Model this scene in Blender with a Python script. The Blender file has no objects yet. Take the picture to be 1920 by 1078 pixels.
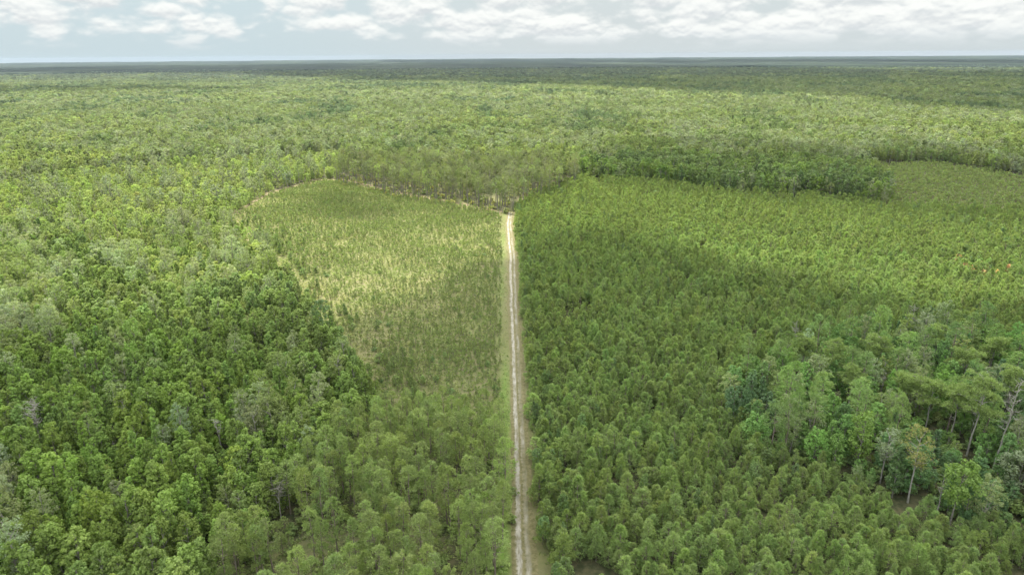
import bpy, math
import numpy as np
from mathutils import Matrix, Vector

# ------------------------------------------------------------------ camera, world, sun, exposure
S = bpy.context.scene
COL = S.collection
PW, PH = 1920.0, 1078.0            # size of the photograph the measurements were taken in
H = 90.0                           # the drone's height
FPX = 1280.0
PITCH = math.atan(435.0 / FPX)     # below the horizontal
ROLL = math.radians(-0.42)
M3 = Matrix.Rotation(math.pi / 2 - PITCH, 3, 'X') @ Matrix.Rotation(ROLL, 3, 'Z')
cam_d = bpy.data.cameras.new('camera')
cam = bpy.data.objects.new('camera', cam_d)
COL.objects.link(cam)
cam.matrix_world = Matrix.Translation((0, 0, H)) @ M3.to_4x4()
cam_d.sensor_width = 36.0
cam_d.lens = 36.0 * FPX / PW
cam_d.clip_start = 1.0
cam_d.clip_end = 120000.0
S.camera = cam
R3 = np.array(M3)

SUN_EL, SUN_AZ = math.radians(61), math.radians(-38)    # azimuth from +Y (ahead), positive to the right
sun_dir = np.array([math.sin(SUN_AZ) * math.cos(SUN_EL), math.cos(SUN_AZ) * math.cos(SUN_EL), math.sin(SUN_EL)])
sd = bpy.data.lights.new('sun', 'SUN')
sd.energy = 4.2
sd.angle = math.radians(0.5)
sd.color = (1.0, 0.95, 0.86)
sun = bpy.data.objects.new('sun', sd)
sun.rotation_euler = Vector(sun_dir).to_track_quat('Z', 'Y').to_euler()
COL.objects.link(sun)
S.view_settings.view_transform = 'Standard'
S.view_settings.look = 'None'
S.view_settings.exposure = 1.42
S.view_settings.gamma = 1.0
S.cycles.max_bounces = 8
S.cycles.diffuse_bounces = 5
S.cycles.transmission_bounces = 5
S.cycles.transparent_max_bounces = 8
S.cycles.volume_bounces = 1


class NT:
    """small helper to write node trees"""
    def __init__(self, tree):
        self.t = tree
        tree.nodes.clear()

    def n(self, kind, ins=None, **props):
        nd = self.t.nodes.new(kind)
        for k, v in props.items():
            setattr(nd, k, v)
        for k, v in (ins or {}).items():
            sock = nd.inputs[k]
            if isinstance(v, bpy.types.NodeSocket):
                self.t.links.new(v, sock)
            else:
                sock.default_value = v
        return nd

    def math(self, op, a, b=0.0, c=None, clamp=False):
        ins = {0: a, 1: b}
        if c is not None:
            ins[2] = c
        nd = self.n('ShaderNodeMath', ins, operation=op, use_clamp=clamp)
        return nd.outputs[0]

    def mix(self, f, a, b, mode='MIX'):
        nd = self.n('ShaderNodeMix', None, data_type='RGBA', blend_type=mode)
        for i, v in ((0, f), (6, a), (7, b)):
            if isinstance(v, bpy.types.NodeSocket):
                self.t.links.new(v, nd.inputs[i])
            else:
                nd.inputs[i].default_value = v if i == 0 else tuple(v) + ((1.0,) if len(v) == 3 else ())
        return nd.outputs[2]

    def noise(self, vec, scale, detail=4.0, rough=0.55, dist=0.0):
        return self.n('ShaderNodeTexNoise', {'Vector': vec, 'Scale': scale, 'Detail': detail, 'Roughness': rough, 'Distortion': dist}).outputs[0]

    def ramp(self, v, lo, hi, a=0.0, b=1.0):
        nd = self.n('ShaderNodeMapRange', {0: v, 1: lo, 2: hi, 3: a, 4: b}, interpolation_type='SMOOTHSTEP')
        return nd.outputs[0]


# --- the sky: clear sky plus cumulus by direction
W = bpy.data.worlds.new('World')
S.world = W
W.use_nodes = True
t = NT(W.node_tree)
sky = t.n('ShaderNodeTexSky', None, sky_type='NISHITA', sun_disc=False, sun_elevation=SUN_EL, sun_rotation=SUN_AZ,
          altitude=50.0, air_density=1.2, dust_density=2.5, ozone_density=1.0)
geo = t.n('ShaderNodeTexCoord')
sep = t.n('ShaderNodeSeparateXYZ', {0: geo.outputs['Generated']})
X, Y, Z = sep.outputs
az = t.math('ARCTAN2', X, Y)
el = t.math('ARCSINE', Z)
elp = t.math('MAXIMUM', el, 0.0)
elc = t.math('POWER', elp, 0.82)                       # layers pack together towards the horizon
def skyvec(fa, fe, up, z):
    return t.n('ShaderNodeCombineXYZ', {0: t.math('MULTIPLY', az, fa), 1: t.math('MULTIPLY_ADD', elc, fe, up), 2: z}).outputs[0]


def cells(scale_a, scale_e, up, z):
    # rounded cauliflower heads: smooth cell distance, warped a little
    wv = t.n('ShaderNodeTexNoise', {'Vector': skyvec(scale_a * 0.9, scale_e * 0.9, up, z + 3.0), 'Scale': 1.0, 'Detail': 3.0}).outputs[1]
    vv = t.n('ShaderNodeVectorMath', {0: skyvec(scale_a, scale_e, up, z), 1: t.n('ShaderNodeVectorMath', {0: wv, 'Scale': 0.9}, operation='SCALE').outputs[0]}, operation='ADD').outputs[0]
    d = t.n('ShaderNodeTexVoronoi', {'Vector': vv, 'Scale': 1.0}, feature='F1').outputs['Distance']
    return t.math('SUBTRACT', 0.75, d)


right = t.ramp(az, -0.42, 0.10)
def field(up):
    a = t.noise(skyvec(13.0, 18.0, up * 18.0, 1.7), 1.0, 5.0, 0.5, 0.1)
    b = cells(27.0, 40.0, up * 40.0, 2.3)
    return t.math('ADD', a, t.math('MULTIPLY', b, 0.26))


n1 = field(0.0)
n2 = field(0.0055)                                     # the same field a little higher: tells tops from bases
big = t.noise(skyvec(5.0, 11.0, 0.0, 8.3), 1.0, 3.0, 0.5)
fine = t.noise(skyvec(130.0, 190.0, 0.0, 8.3), 1.0, 4.0, 0.6)
cov = t.math('ADD', n1, t.math('MULTIPLY', t.math('SUBTRACT', big, 0.5), 0.45))
cov = t.math('ADD', cov, t.math('MULTIPLY_ADD', right, 0.13, -0.09))
low = t.ramp(el, 0.004, 0.038)
cov = t.math('ADD', cov, t.math('MULTIPLY_ADD', low, 0.20, -0.12))
dens = t.math('MULTIPLY', t.ramp(cov, 0.45, 0.64), t.ramp(el, 0.002, 0.026))
top = t.math('ADD', t.math('SUBTRACT', n1, n2), t.math('MULTIPLY', t.math('SUBTRACT', fine, 0.5), 0.13))
lit = t.ramp(top, -0.13, 0.09)
ccol = t.mix(lit, (0.53, 0.56, 0.575), (0.77, 0.78, 0.755))
ccol = t.mix(t.ramp(el, 0.006, 0.040, 0.75, 0.05), ccol, (0.53, 0.58, 0.60))   # far clouds sink into the haze
hazecol = t.mix(right, (0.46, 0.56, 0.60), (0.51, 0.565, 0.58))
skyc = t.n('ShaderNodeVectorMath', {0: sky.outputs[0], 'Scale': 0.10}, operation='SCALE').outputs[0]
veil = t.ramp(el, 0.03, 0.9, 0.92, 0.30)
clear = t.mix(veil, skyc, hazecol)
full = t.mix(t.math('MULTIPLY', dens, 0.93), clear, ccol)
gain = t.ramp(el, 0.12, 0.55, 0.50, 1.75)               # overhead sky raised to add fill light, horizon band held down
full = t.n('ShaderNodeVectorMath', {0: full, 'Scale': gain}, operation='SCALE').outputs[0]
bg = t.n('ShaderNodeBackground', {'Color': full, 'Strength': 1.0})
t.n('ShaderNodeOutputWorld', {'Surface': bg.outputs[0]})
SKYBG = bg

# ------------------------------------------------------------------ measurement helpers
rng = np.random.default_rng(11)


def project(P):
    """world points (n,3) -> photo pixels and depth"""
    d = (np.asarray(P, float) - np.array([0, 0, H])) @ R3
    z = -d[:, 2]
    zz = np.where(z > 0.1, z, 0.1)
    return PW / 2 + FPX * d[:, 0] / zz, PH / 2 - FPX * d[:, 1] / zz, z


def ground(px, py, z=0.0):
    px, py = np.atleast_1d(np.asarray(px, float)), np.atleast_1d(np.asarray(py, float))
    d = np.stack([(px - PW / 2) / FPX, -(py - PH / 2) / FPX, -np.ones_like(px)], 1) @ R3.T
    k = (z - H) / d[:, 2]
    return d[:, 0] * k, d[:, 1] * k


def gpoly(pts, z=0.0):
    x, y = ground([p[0] for p in pts], [p[1] for p in pts], z)
    return np.stack([x, y], 1)


def inside(poly, x, y):
    r = np.zeros(x.shape, bool)
    n = len(poly)
    for i in range(n):
        x0, y0 = poly[i]
        x1, y1 = poly[(i + 1) % n]
        if y0 == y1:
            continue
        c = ((y0 > y) != (y1 > y)) & (x < (x1 - x0) * (y - y0) / (y1 - y0) + x0)
        r ^= c
    return r


def edge_dist(poly, x, y):
    d = np.full(x.shape, 1e18)
    n = len(poly)
    for i in range(n):
        a, b = poly[i], poly[(i + 1) % n]
        ab = b - a
        L = max(ab @ ab, 1e-9)
        tt = np.clip(((x - a[0]) * ab[0] + (y - a[1]) * ab[1]) / L, 0, 1)
        d = np.minimum(d, (x - a[0] - tt * ab[0]) ** 2 + (y - a[1] - tt * ab[1]) ** 2)
    return np.sqrt(d)


def vnoise(x, y, seed=0):
    xi, yi = np.floor(x).astype(np.int64), np.floor(y).astype(np.int64)
    fx, fy = x - xi, y - yi
    fx, fy = fx * fx * (3 - 2 * fx), fy * fy * (3 - 2 * fy)

    def h(a, b):
        v = (a * 374761393 + b * 668265263 + seed * 974634777) & 0xffffffff
        v = ((v ^ (v >> 13)) * 1274126177) & 0xffffffff
        return ((v ^ (v >> 16)) & 0xffff) / 65535.0
    return (h(xi, yi) * (1 - fx) + h(xi + 1, yi) * fx) * (1 - fy) + (h(xi, yi + 1) * (1 - fx) + h(xi + 1, yi + 1) * fx) * fy


def fbm(x, y, scale, seed=0, octv=4):
    x, y = np.asarray(x) / scale, np.asarray(y) / scale
    s, a, tot = 0.0, 1.0, 0.0
    for o in range(octv):
        s = s + a * vnoise(x * 2 ** o + 17.3 * o, y * 2 ** o - 9.1 * o, seed + o)
        tot += a
        a *= 0.5
    return s / tot


def smooth(a, b, x):
    u = np.clip((x - a) / (b - a), 0, 1)
    return u * u * (3 - 2 * u)


# ------------------------------------------------------------------ object helpers
def mesh_from(name, verts, faces, mats, mat_idx=None, smooth_f=False):
    """faces: (n,k) int array, or list of such arrays"""
    me = bpy.data.meshes.new(name)
    if isinstance(faces, np.ndarray):
        faces = [faces]
    faces = [f for f in faces if len(f)]
    me.vertices.add(len(verts))
    me.vertices.foreach_set('co', np.asarray(verts, np.float32).ravel())
    tot = np.concatenate([np.full(len(f), f.shape[1], np.int32) for f in faces])
    start = np.concatenate([[0], np.cumsum(tot)[:-1]]).astype(np.int32)
    idx = np.concatenate([f.ravel() for f in faces]).astype(np.int32)
    me.loops.add(len(idx))
    me.loops.foreach_set('vertex_index', idx)
    me.polygons.add(len(tot))
    me.polygons.foreach_set('loop_start', start)
    me.polygons.foreach_set('loop_total', tot)
    if mat_idx is not None:
        me.polygons.foreach_set('material_index', np.asarray(mat_idx, np.int32))
    if smooth_f:
        me.polygons.foreach_set('use_smooth', np.ones(len(tot), bool))
    for m in mats:
        me.materials.append(m)
    me.update(calc_edges=True)
    me.validate()
    return me


def add_obj(name, data, parent=None, loc=None, **props):
    o = bpy.data.objects.new(name, data)
    COL.objects.link(o)
    if parent:
        o.parent = parent
    if loc is not None:
        o.location = loc
    for k, v in props.items():
        o[k] = v
    return o


# ------------------------------------------------------------------ materials
def leaf_material(name, transl=0.3, gain=1.0, fine=1.2):
    m = bpy.data.materials.new(name)
    m.use_nodes = True
    t = NT(m.node_tree)
    a = t.n('ShaderNodeAttribute', None, attribute_name='tint', attribute_type='INSTANCER')
    tc = t.n('ShaderNodeTexCoord')
    gi = t.n('ShaderNodeNewGeometry')
    v = t.noise(tc.outputs['Object'], fine, 2.0, 0.5)
    r = t.math('ADD', t.math('MULTIPLY', t.ramp(v, 0.3, 0.7), 0.26), t.math('MULTIPLY', gi.outputs['Random Per Island'], 0.20))
    r = t.math('MULTIPLY', t.math('ADD', r, 0.72), gain * 2.35)
    c = t.n('ShaderNodeVectorMath', {0: a.outputs['Color'], 'Scale': r}, operation='SCALE').outputs[0]
    d = t.n('ShaderNodeBsdfPrincipled', {'Base Color': c, 'Roughness': 0.62, 'Specular IOR Level': 0.12})
    tr = t.n('ShaderNodeBsdfTranslucent', {'Color': t.mix(1.0, c, (1.02, 1.15, 0.6), 'MULTIPLY')})
    mx = t.n('ShaderNodeMixShader', {0: transl, 1: d.outputs[0], 2: tr.outputs[0]})
    t.n('ShaderNodeOutputMaterial', {'Surface': mx.outputs[0]})
    return m


def bark_material(name, c1, c2):
    m = bpy.data.materials.new(name)
    m.use_nodes = True
    t = NT(m.node_tree)
    tc = t.n('ShaderNodeTexCoord')
    mp = t.n('ShaderNodeMapping', {'Vector': tc.outputs['Object'], 'Scale': (4, 4, 0.8)})
    v = t.ramp(t.noise(mp.outputs[0], 1.5, 4.0), 0.35, 0.65)
    d = t.n('ShaderNodeBsdfPrincipled', {'Base Color': t.mix(v, c1, c2), 'Roughness': 0.9, 'Specular IOR Level': 0.1})
    t.n('ShaderNodeOutputMaterial', {'Surface': d.outputs[0]})
    return m


LEAF = leaf_material('broad_leaves', 0.42)
NEEDLE = leaf_material('pine_needles', 0.36)
BARK_GREY = bark_material('grey_bark', (0.12, 0.11, 0.09), (0.25, 0.235, 0.19))
BARK_PINE = bark_material('pine_bark', (0.12, 0.095, 0.075), (0.24, 0.20, 0.16))
BARK_DEAD = bark_material('bleached_bark', (0.20, 0.185, 0.15), (0.34, 0.32, 0.27))


def unit(v):
    return v / np.maximum(np.linalg.norm(v, axis=-1, keepdims=True), 1e-9)


# ------------------------------------------------------------------ foliage geometry
def leaf_quads(C, N, size, g):
    """rhombic leaf sprays facing N"""
    n = len(C)
    a = unit(np.cross(N, unit(g.normal(size=(n, 3)))))
    b = np.cross(N, a)
    s = (size * g.uniform(0.6, 1.35, n))[:, None]
    w = g.uniform(0.5, 0.9, n)[:, None]
    V = np.stack([C - a * s, C - b * s * w + N * s * 0.15, C + a * s, C + b * s * w + N * s * 0.15], 1).reshape(-1, 3)
    F = np.arange(4 * n).reshape(-1, 4)
    return V, F


def needle_tufts(C, D, L, width, nb, g):
    """each tuft: nb thin triangles fanning out from C around D"""
    n = len(C)
    Cn = np.repeat(C, nb, 0)
    Dn = unit(np.repeat(D, nb, 0) * 0.75 + g.normal(size=(n * nb, 3)) * 0.62)
    side = unit(np.cross(Dn, g.normal(size=(n * nb, 3))))
    Ln = (L * g.uniform(0.6, 1.2, n * nb))[:, None]
    w = (width * g.uniform(0.7, 1.3, n * nb))[:, None]
    base = Cn + Dn * Ln * 0.08
    V = np.stack([base - side * w * 0.6, base + Dn * Ln * 0.55 + side * w * 1.1, base + Dn * Ln, base + Dn * Ln * 0.5 - side * w * 1.1], 1).reshape(-1, 3)
    F = np.arange(4 * n * nb).reshape(-1, 4)
    return V, F


def tubes(segs, sides=5):
    """segs: list of polylines [(p, r), ...] -> verts, faces"""
    VV, FF, off = [], [], 0
    ang = np.arange(sides) * 2 * math.pi / sides
    for line in segs:
        P = np.array([p for p, r in line], float)
        Rr = np.array([r for p, r in line], float)
        T = unit(np.gradient(P, axis=0))
        ref = np.where(np.abs(T[:, 2:3]) > 0.9, np.array([[1.0, 0, 0]]), np.array([[0, 0, 1.0]]))
        A = unit(np.cross(T, ref))
        B = np.cross(T, A)
        V = P[:, None] + Rr[:, None, None] * (A[:, None] * np.cos(ang)[None, :, None] + B[:, None] * np.sin(ang)[None, :, None])
        VV.append(V.reshape(-1, 3))
        k = len(P)
        i = np.arange(k - 1)[:, None] * sides
        j = np.arange(sides)[None]
        jn = (j + 1) % sides
        FF.append(np.stack([i + j, i + jn, i + sides + jn, i + sides + j], 2).reshape(-1, 4) + off)
        off += k * sides
    return np.concatenate(VV), np.concatenate(FF)


def wiggly(p0, p1, r0, r1, g, n=5, amp=0.05):
    p0, p1 = np.array(p0, float), np.array(p1, float)
    L = np.linalg.norm(p1 - p0)
    out = []
    for i in range(n):
        u = i / (n - 1)
        p = p0 + (p1 - p0) * u + (g.normal(size=3) * amp * L * math.sin(math.pi * u) if 0 < i < n - 1 else 0)
        out.append((p, r0 + (r1 - r0) * u))
    return out


def clumps_to_leaves(C, Rc, nleaf, size, g, drop=0.0, up=0.35):
    n = len(C)
    d = unit(g.normal(size=(n * nleaf, 3)) + np.array([0, 0, up]))
    Cn = np.repeat(C, nleaf, 0)
    Rn = np.repeat(Rc, nleaf)[:, None] * g.uniform(0.55, 1.06, (n * nleaf, 1))
    P = Cn + d * Rn * np.array([1, 1, 0.8])
    N = unit(d + g.normal(size=d.shape) * 0.45 + np.array([0, 0, 0.25]))
    if drop:
        k = g.random(len(P)) > drop
        P, N = P[k], N[k]
    return leaf_quads(P, N, size, g)


def broadleaf(seed, Ht, R, nc, nl, size, shape='oval', base=0.25, crc=0.30, drop=0.0):
    """returns crown (V,F), trunk (V,F)"""
    g = np.random.default_rng(seed)
    u = np.sort(g.random(nc))
    h = base + (1 - base) * u
    prof = {'oval': np.sin(np.pi * np.clip(0.16 + 0.74 * u, 0, 1)) ** 0.75,
            'cone': (1.0 - 0.82 * u) * np.minimum(1, 0.45 + 3 * u),
            'umbrella': np.where(u < 0.35, 0.35 + u, np.sqrt(np.clip(1 - ((u - 0.35) / 0.68) ** 2, 0, 1)))}[shape]
    ang = g.random(nc) * 2 * np.pi + u * 9
    rad = R * prof * np.sqrt(g.uniform(0.15, 1.0, nc)) * 0.82
    lop = g.normal(size=2) * R * 0.10
    C = np.stack([np.cos(ang) * rad + lop[0] * u, np.sin(ang) * rad + lop[1] * u, h * Ht - R * crc * 0.5], 1)
    Rc = R * crc * g.uniform(0.65, 1.3, nc) * (1.1 - 0.35 * u)
    VF = clumps_to_leaves(C, Rc, nl, size, g, drop)
    lean = np.array([lop[0], lop[1], 0]) * 0.7
    tr = [wiggly((0, 0, -0.3), (lean[0], lean[1], Ht * 0.86), Ht * 0.010 + 0.05, 0.04, g, 7, 0.008)]
    order = g.permutation(nc)[:min(nc, 16)]
    for i in order:
        c = C[i]
        z0 = max(c[2] - np.hypot(c[0], c[1]) * 0.8 - 0.5, Ht * base * 0.7)
        z0 = min(z0, Ht * 0.8)
        tr.append(wiggly((lean[0] * z0 / Ht, lean[1] * z0 / Ht, z0), c, 0.05 + 0.003 * Ht, 0.02, g, 4, 0.05))
    return VF, tubes(tr)


def pine(seed, Ht, R, nt, nb, L, width, base=0.15, shape='bush', whorl=True):
    g = np.random.default_rng(seed)
    u = g.random(nt) ** 0.85
    if shape == 'bush':
        prof = (1 - u ** 1.7) * 0.85 + 0.15
        prof = prof * np.minimum(1, 0.65 + 2.0 * u)
    elif shape == 'tall':
        prof = np.sqrt(np.clip(1 - (2 * u - 0.85) ** 2 * 0.72, 0, 1))
    else:
        prof = 1.0 - 0.85 * u
    nbch = max(10, nt // 6)
    bang = g.random(nbch) * 2 * np.pi
    bu = g.random(nbch)
    bi = g.integers(0, nbch, nt)
    ang = bang[bi] + g.normal(size=nt) * 0.25
    u = np.clip(bu[bi] + g.normal(size=nt) * 0.035, 0, 1)
    if shape == 'bush':
        prof = ((1 - u ** 1.7) * 0.85 + 0.12) * np.minimum(1, 0.6 + 2.2 * u)
    elif shape == 'tall':
        prof = np.sqrt(np.clip(1 - (2 * u - 0.85) ** 2 * 0.72, 0, 1))
    else:
        prof = 1.0 - 0.85 * u
    rad = R * prof * g.uniform(0.35, 1.0, nt) ** 0.6
    z = Ht * (base + (1 - base) * u) - (0.25 * R * (rad / R)) + rad * 0.25
    C = np.stack([np.cos(ang) * rad, np.sin(ang) * rad, z], 1)
    D = unit(np.stack([np.cos(ang) * 0.6, np.sin(ang) * 0.6, np.full(nt, 0.75)], 1))
    # leader shoots
    k = max(2, nt // 25)
    C[:k] = np.stack([g.normal(size=k) * 0.1, g.normal(size=k) * 0.1, Ht * (0.9 + 0.1 * g.random(k))], 1)
    D[:k] = unit(np.array([0, 0, 1.0]) + g.normal(size=(k, 3)) * 0.25)
    VF = needle_tufts(C, D, L, width, nb, g)
    tr = [wiggly((0, 0, -0.3), (g.normal() * 0.15, g.normal() * 0.15, Ht * 0.95), Ht * 0.011 + 0.035, 0.025, g, 6, 0.01)]
    for i in range(min(nbch, 14)):
        uu = bu[i]
        zz = Ht * (base + (1 - base) * uu)
        rr = R * 0.75 * (1 - 0.6 * uu)
        tr.append(wiggly((0, 0, zz - 0.25 * rr), (math.cos(bang[i]) * rr, math.sin(bang[i]) * rr, zz + 0.1 * rr), 0.045, 0.02, g, 3, 0.03))
    return VF, tubes(tr, 4)


def old_pine(seed, Ht, R, nclump=16):
    """tall bare trunk, a few long limbs, flat needle pads"""
    g = np.random.default_rng(seed)
    tr = [wiggly((0, 0, -0.3), (g.normal() * 0.5, g.normal() * 0.5, Ht * 0.96), Ht * 0.008 + 0.06, 0.06, g, 8, 0.004)]
    C, Rc = [], []
    for i in range(nclump):
        u = g.uniform(0.0, 1.0)
        z = Ht * (0.56 + 0.42 * u)
        a = g.random() * 2 * np.pi
        r = R * (1 - 0.55 * u ** 2) * g.uniform(0.35, 1.0)
        e = np.array([math.cos(a) * r, math.sin(a) * r, z + r * 0.25])
        tr.append(wiggly((0, 0, z - r * 0.15), e, 0.11 - 0.04 * u, 0.035, g, 5, 0.08))
        for j in range(3):
            e2 = e + g.normal(size=3) * np.array([0.8, 0.8, 0.35])
            tr.append(wiggly(e * 0.75 + np.array([0, 0, z * 0.25]), e2, 0.05, 0.02, g, 3, 0.05))
            C.append(e2)
            Rc.append(g.uniform(0.7, 1.25))
    for i in range(7):                       # dead stubs lower down
        z = Ht * g.uniform(0.35, 0.6)
        a = g.random() * 2 * np.pi
        r = g.uniform(0.8, R * 0.8)
        tr.append(wiggly((0, 0, z), (math.cos(a) * r, math.sin(a) * r, z + r * 0.3), 0.05, 0.015, g, 4, 0.1))
    C, Rc = np.array(C), np.array(Rc)
    nt = 34
    d = unit(g.normal(size=(len(C) * nt, 3)))
    P = np.repeat(C, nt, 0) + d * np.repeat(Rc, nt)[:, None] * np.array([1, 1, 0.5]) * g.uniform(0.3, 1, (len(d), 1))
    VF = needle_tufts(P, unit(d + np.array([0, 0, 0.9])), 0.5, 0.07, 4, g)
    return VF, tubes(tr, 6)


def snag(seed, Ht, branchy=10, spread=2.2):
    g = np.random.default_rng(seed)
    top = np.array([g.normal() * 0.5, g.normal() * 0.5, Ht])
    tr = [wiggly((0, 0, -0.3), top, Ht * 0.009 + 0.06, 0.04, g, 8, 0.006)]
    for i in range(branchy):
        u = g.uniform(0.45, 0.98)
        p = top * u
        a = g.random() * 2 * np.pi
        r = spread * g.uniform(0.4, 1) * (1.25 - u * 0.6)
        e = p + np.array([math.cos(a) * r, math.sin(a) * r, r * g.uniform(0.2, 1.0)])
        tr.append(wiggly(p, e, 0.07, 0.02, g, 5, 0.07))
        for j in range(3):
            b = p + (e - p) * g.uniform(0.4, 0.9)
            tr.append(wiggly(b, b + g.normal(size=3) * 0.35 * spread * np.array([1, 1, 0.6]) + np.array([0, 0, 0.3]), 0.045, 0.015, g, 3, 0.08))
    return tubes(tr, 5)


class Kind:
    """one kind of tree: near variants (crown + trunk meshes) and far variants (one light mesh each)"""
    def __init__(self, name, crown_mat, trunk_mat, near, far):
        self.name = name
        self.near, self.far = [], []
        for VF, TR in near:
            cm = mesh_from(name + '_crown', VF[0], VF[1], [crown_mat])
            tm = mesh_from(name + '_trunk', TR[0], TR[1], [trunk_mat], smooth_f=True)
            top = VF[0][:, 2].max()
            self.near.append((cm, tm, top, VF, TR))
        self.mats = (crown_mat, trunk_mat)
        self.colls = {}
        for lod, lst in (('near', near), ('far', far)):
            c = bpy.data.collections.new(name + '_' + lod)
            for i, (VF, TR) in enumerate(lst):
                V = np.concatenate([VF[0], TR[0]]) if TR is not None else VF[0]
                F = [VF[1]] if TR is None else [VF[1], TR[1] + len(VF[0])]
                mi = np.zeros(len(VF[1]), int) if TR is None else np.concatenate([np.zeros(len(VF[1]), int), np.ones(len(TR[1]), int)])
                me = mesh_from(name, V, F, [crown_mat, trunk_mat], mi)
                c.objects.link(bpy.data.objects.new(name + '_source', me))
            self.colls[lod] = (c, len(lst))
        self.tops = [n[2] for n in self.near]


BL = Kind('broadleaf_tree', LEAF, BARK_GREY,
          [broadleaf(s, 13, r, 84, 44, 0.205, sh, 0.16, 0.20) for s, r, sh in ((1, 3.6, 'oval'), (2, 3.0, 'cone'), (3, 4.3, 'oval'), (4, 2.6, 'cone'), (5, 3.4, 'umbrella'), (6, 3.1, 'oval'), (7, 3.3, 'cone'))],
          [broadleaf(s, 13, r, 44, 18, 0.36, sh, 0.20, 0.23) for s, r, sh in ((11, 3.6, 'oval'), (12, 3.2, 'cone'), (13, 4.0, 'oval'), (14, 3.5, 'oval'))])
CY = Kind('cypress_tree', LEAF, BARK_DEAD,
          [broadleaf(s, 14, r, 64, 40, 0.17, 'oval', 0.28, 0.22, 0.1) for s, r in ((21, 3.6), (22, 4.2), (23, 3.2))],
          [broadleaf(s, 14, r, 32, 22, 0.36, 'oval', 0.30, 0.26, 0.1) for s, r in ((24, 3.6), (25, 4.2), (26, 3.2))])
PP = Kind('young_pine', NEEDLE, BARK_PINE,
          [pine(s, 8, r, n_, 9, 0.62, 0.042, 0.06) for s, r, n_ in ((31, 1.9, 220), (32, 2.3, 240), (33, 1.5, 160), (34, 2.0, 150), (35, 2.5, 230), (131, 1.7, 210), (132, 2.2, 170))],
          [pine(s, 8, r, 110, 8, 0.5, 0.10, 0.06) for s, r in ((36, 1.9), (37, 2.2), (38, 2.0), (39, 1.7))])
TP = Kind('tall_pine', NEEDLE, BARK_PINE,
          [pine(s, 15, r, 230, 9, 0.55, 0.042, 0.36, 'tall') for s, r in ((41, 2.0), (42, 1.7), (43, 2.3), (44, 1.9), (141, 2.1))],
          [pine(s, 15, r, 84, 7, 0.65, 0.14, 0.40, 'tall') for s, r in ((45, 2.2), (46, 2.0), (47, 2.5))])
MP = Kind('mature_pine', NEEDLE, BARK_GREY,
          [pine(s, 20, r, 190, 8, 0.62, 0.06, 0.52, 'tall') for s, r in ((71, 2.7), (72, 2.3), (73, 2.9))],
          [pine(s, 20, r, 80, 7, 0.75, 0.13, 0.52, 'tall') for s, r in ((75, 2.7), (76, 2.3), (77, 2.9))])
SP = Kind('sapling_pine', NEEDLE, BARK_PINE,
          [pine(s, 3, r, 34, 6, 0.45, 0.05, 0.08, 'cone') for s, r in ((51, 0.62), (52, 0.75), (53, 0.55), (54, 0.7))],
          [pine(s, 3, r, 14, 5, 0.6, 0.12, 0.08, 'cone') for s, r in ((55, 0.62), (56, 0.75), (57, 0.6))])


def shrub(seed, Ht, R, nc, nl, size):
    g = np.random.default_rng(seed)
    a = g.random(nc) * 2 * np.pi
    r = R * np.sqrt(g.random(nc)) * 0.8
    C = np.stack([np.cos(a) * r, np.sin(a) * r, Ht * g.uniform(0.25, 0.85, nc) * (1 - 0.4 * (r / R) ** 2)], 1)
    VF = clumps_to_leaves(C, np.full(nc, R * 0.4), nl, size, g)
    TR = tubes([wiggly((0, 0, -0.1), c, 0.05, 0.015, g, 3, 0.05) for c in C[:6]], 4)
    return VF, TR


SH = Kind('shrub', LEAF, BARK_GREY,
          [shrub(s, 2.2, 1.5, 12, 26, 0.2) for s in (61, 62, 63)],
          [shrub(s, 2.2, 1.5, 7, 12, 0.36) for s in (64, 65)])


def tussock(seed):
    g = np.random.default_rng(seed)
    n = 26
    P = np.stack([g.normal(size=n) * 0.35, g.normal(size=n) * 0.35, np.zeros(n)], 1)
    D = unit(np.stack([g.normal(size=n) * 0.4, g.normal(size=n) * 0.4, np.ones(n)], 1))
    return needle_tufts(P, D, 0.75, 0.07, 2, g), None


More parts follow.
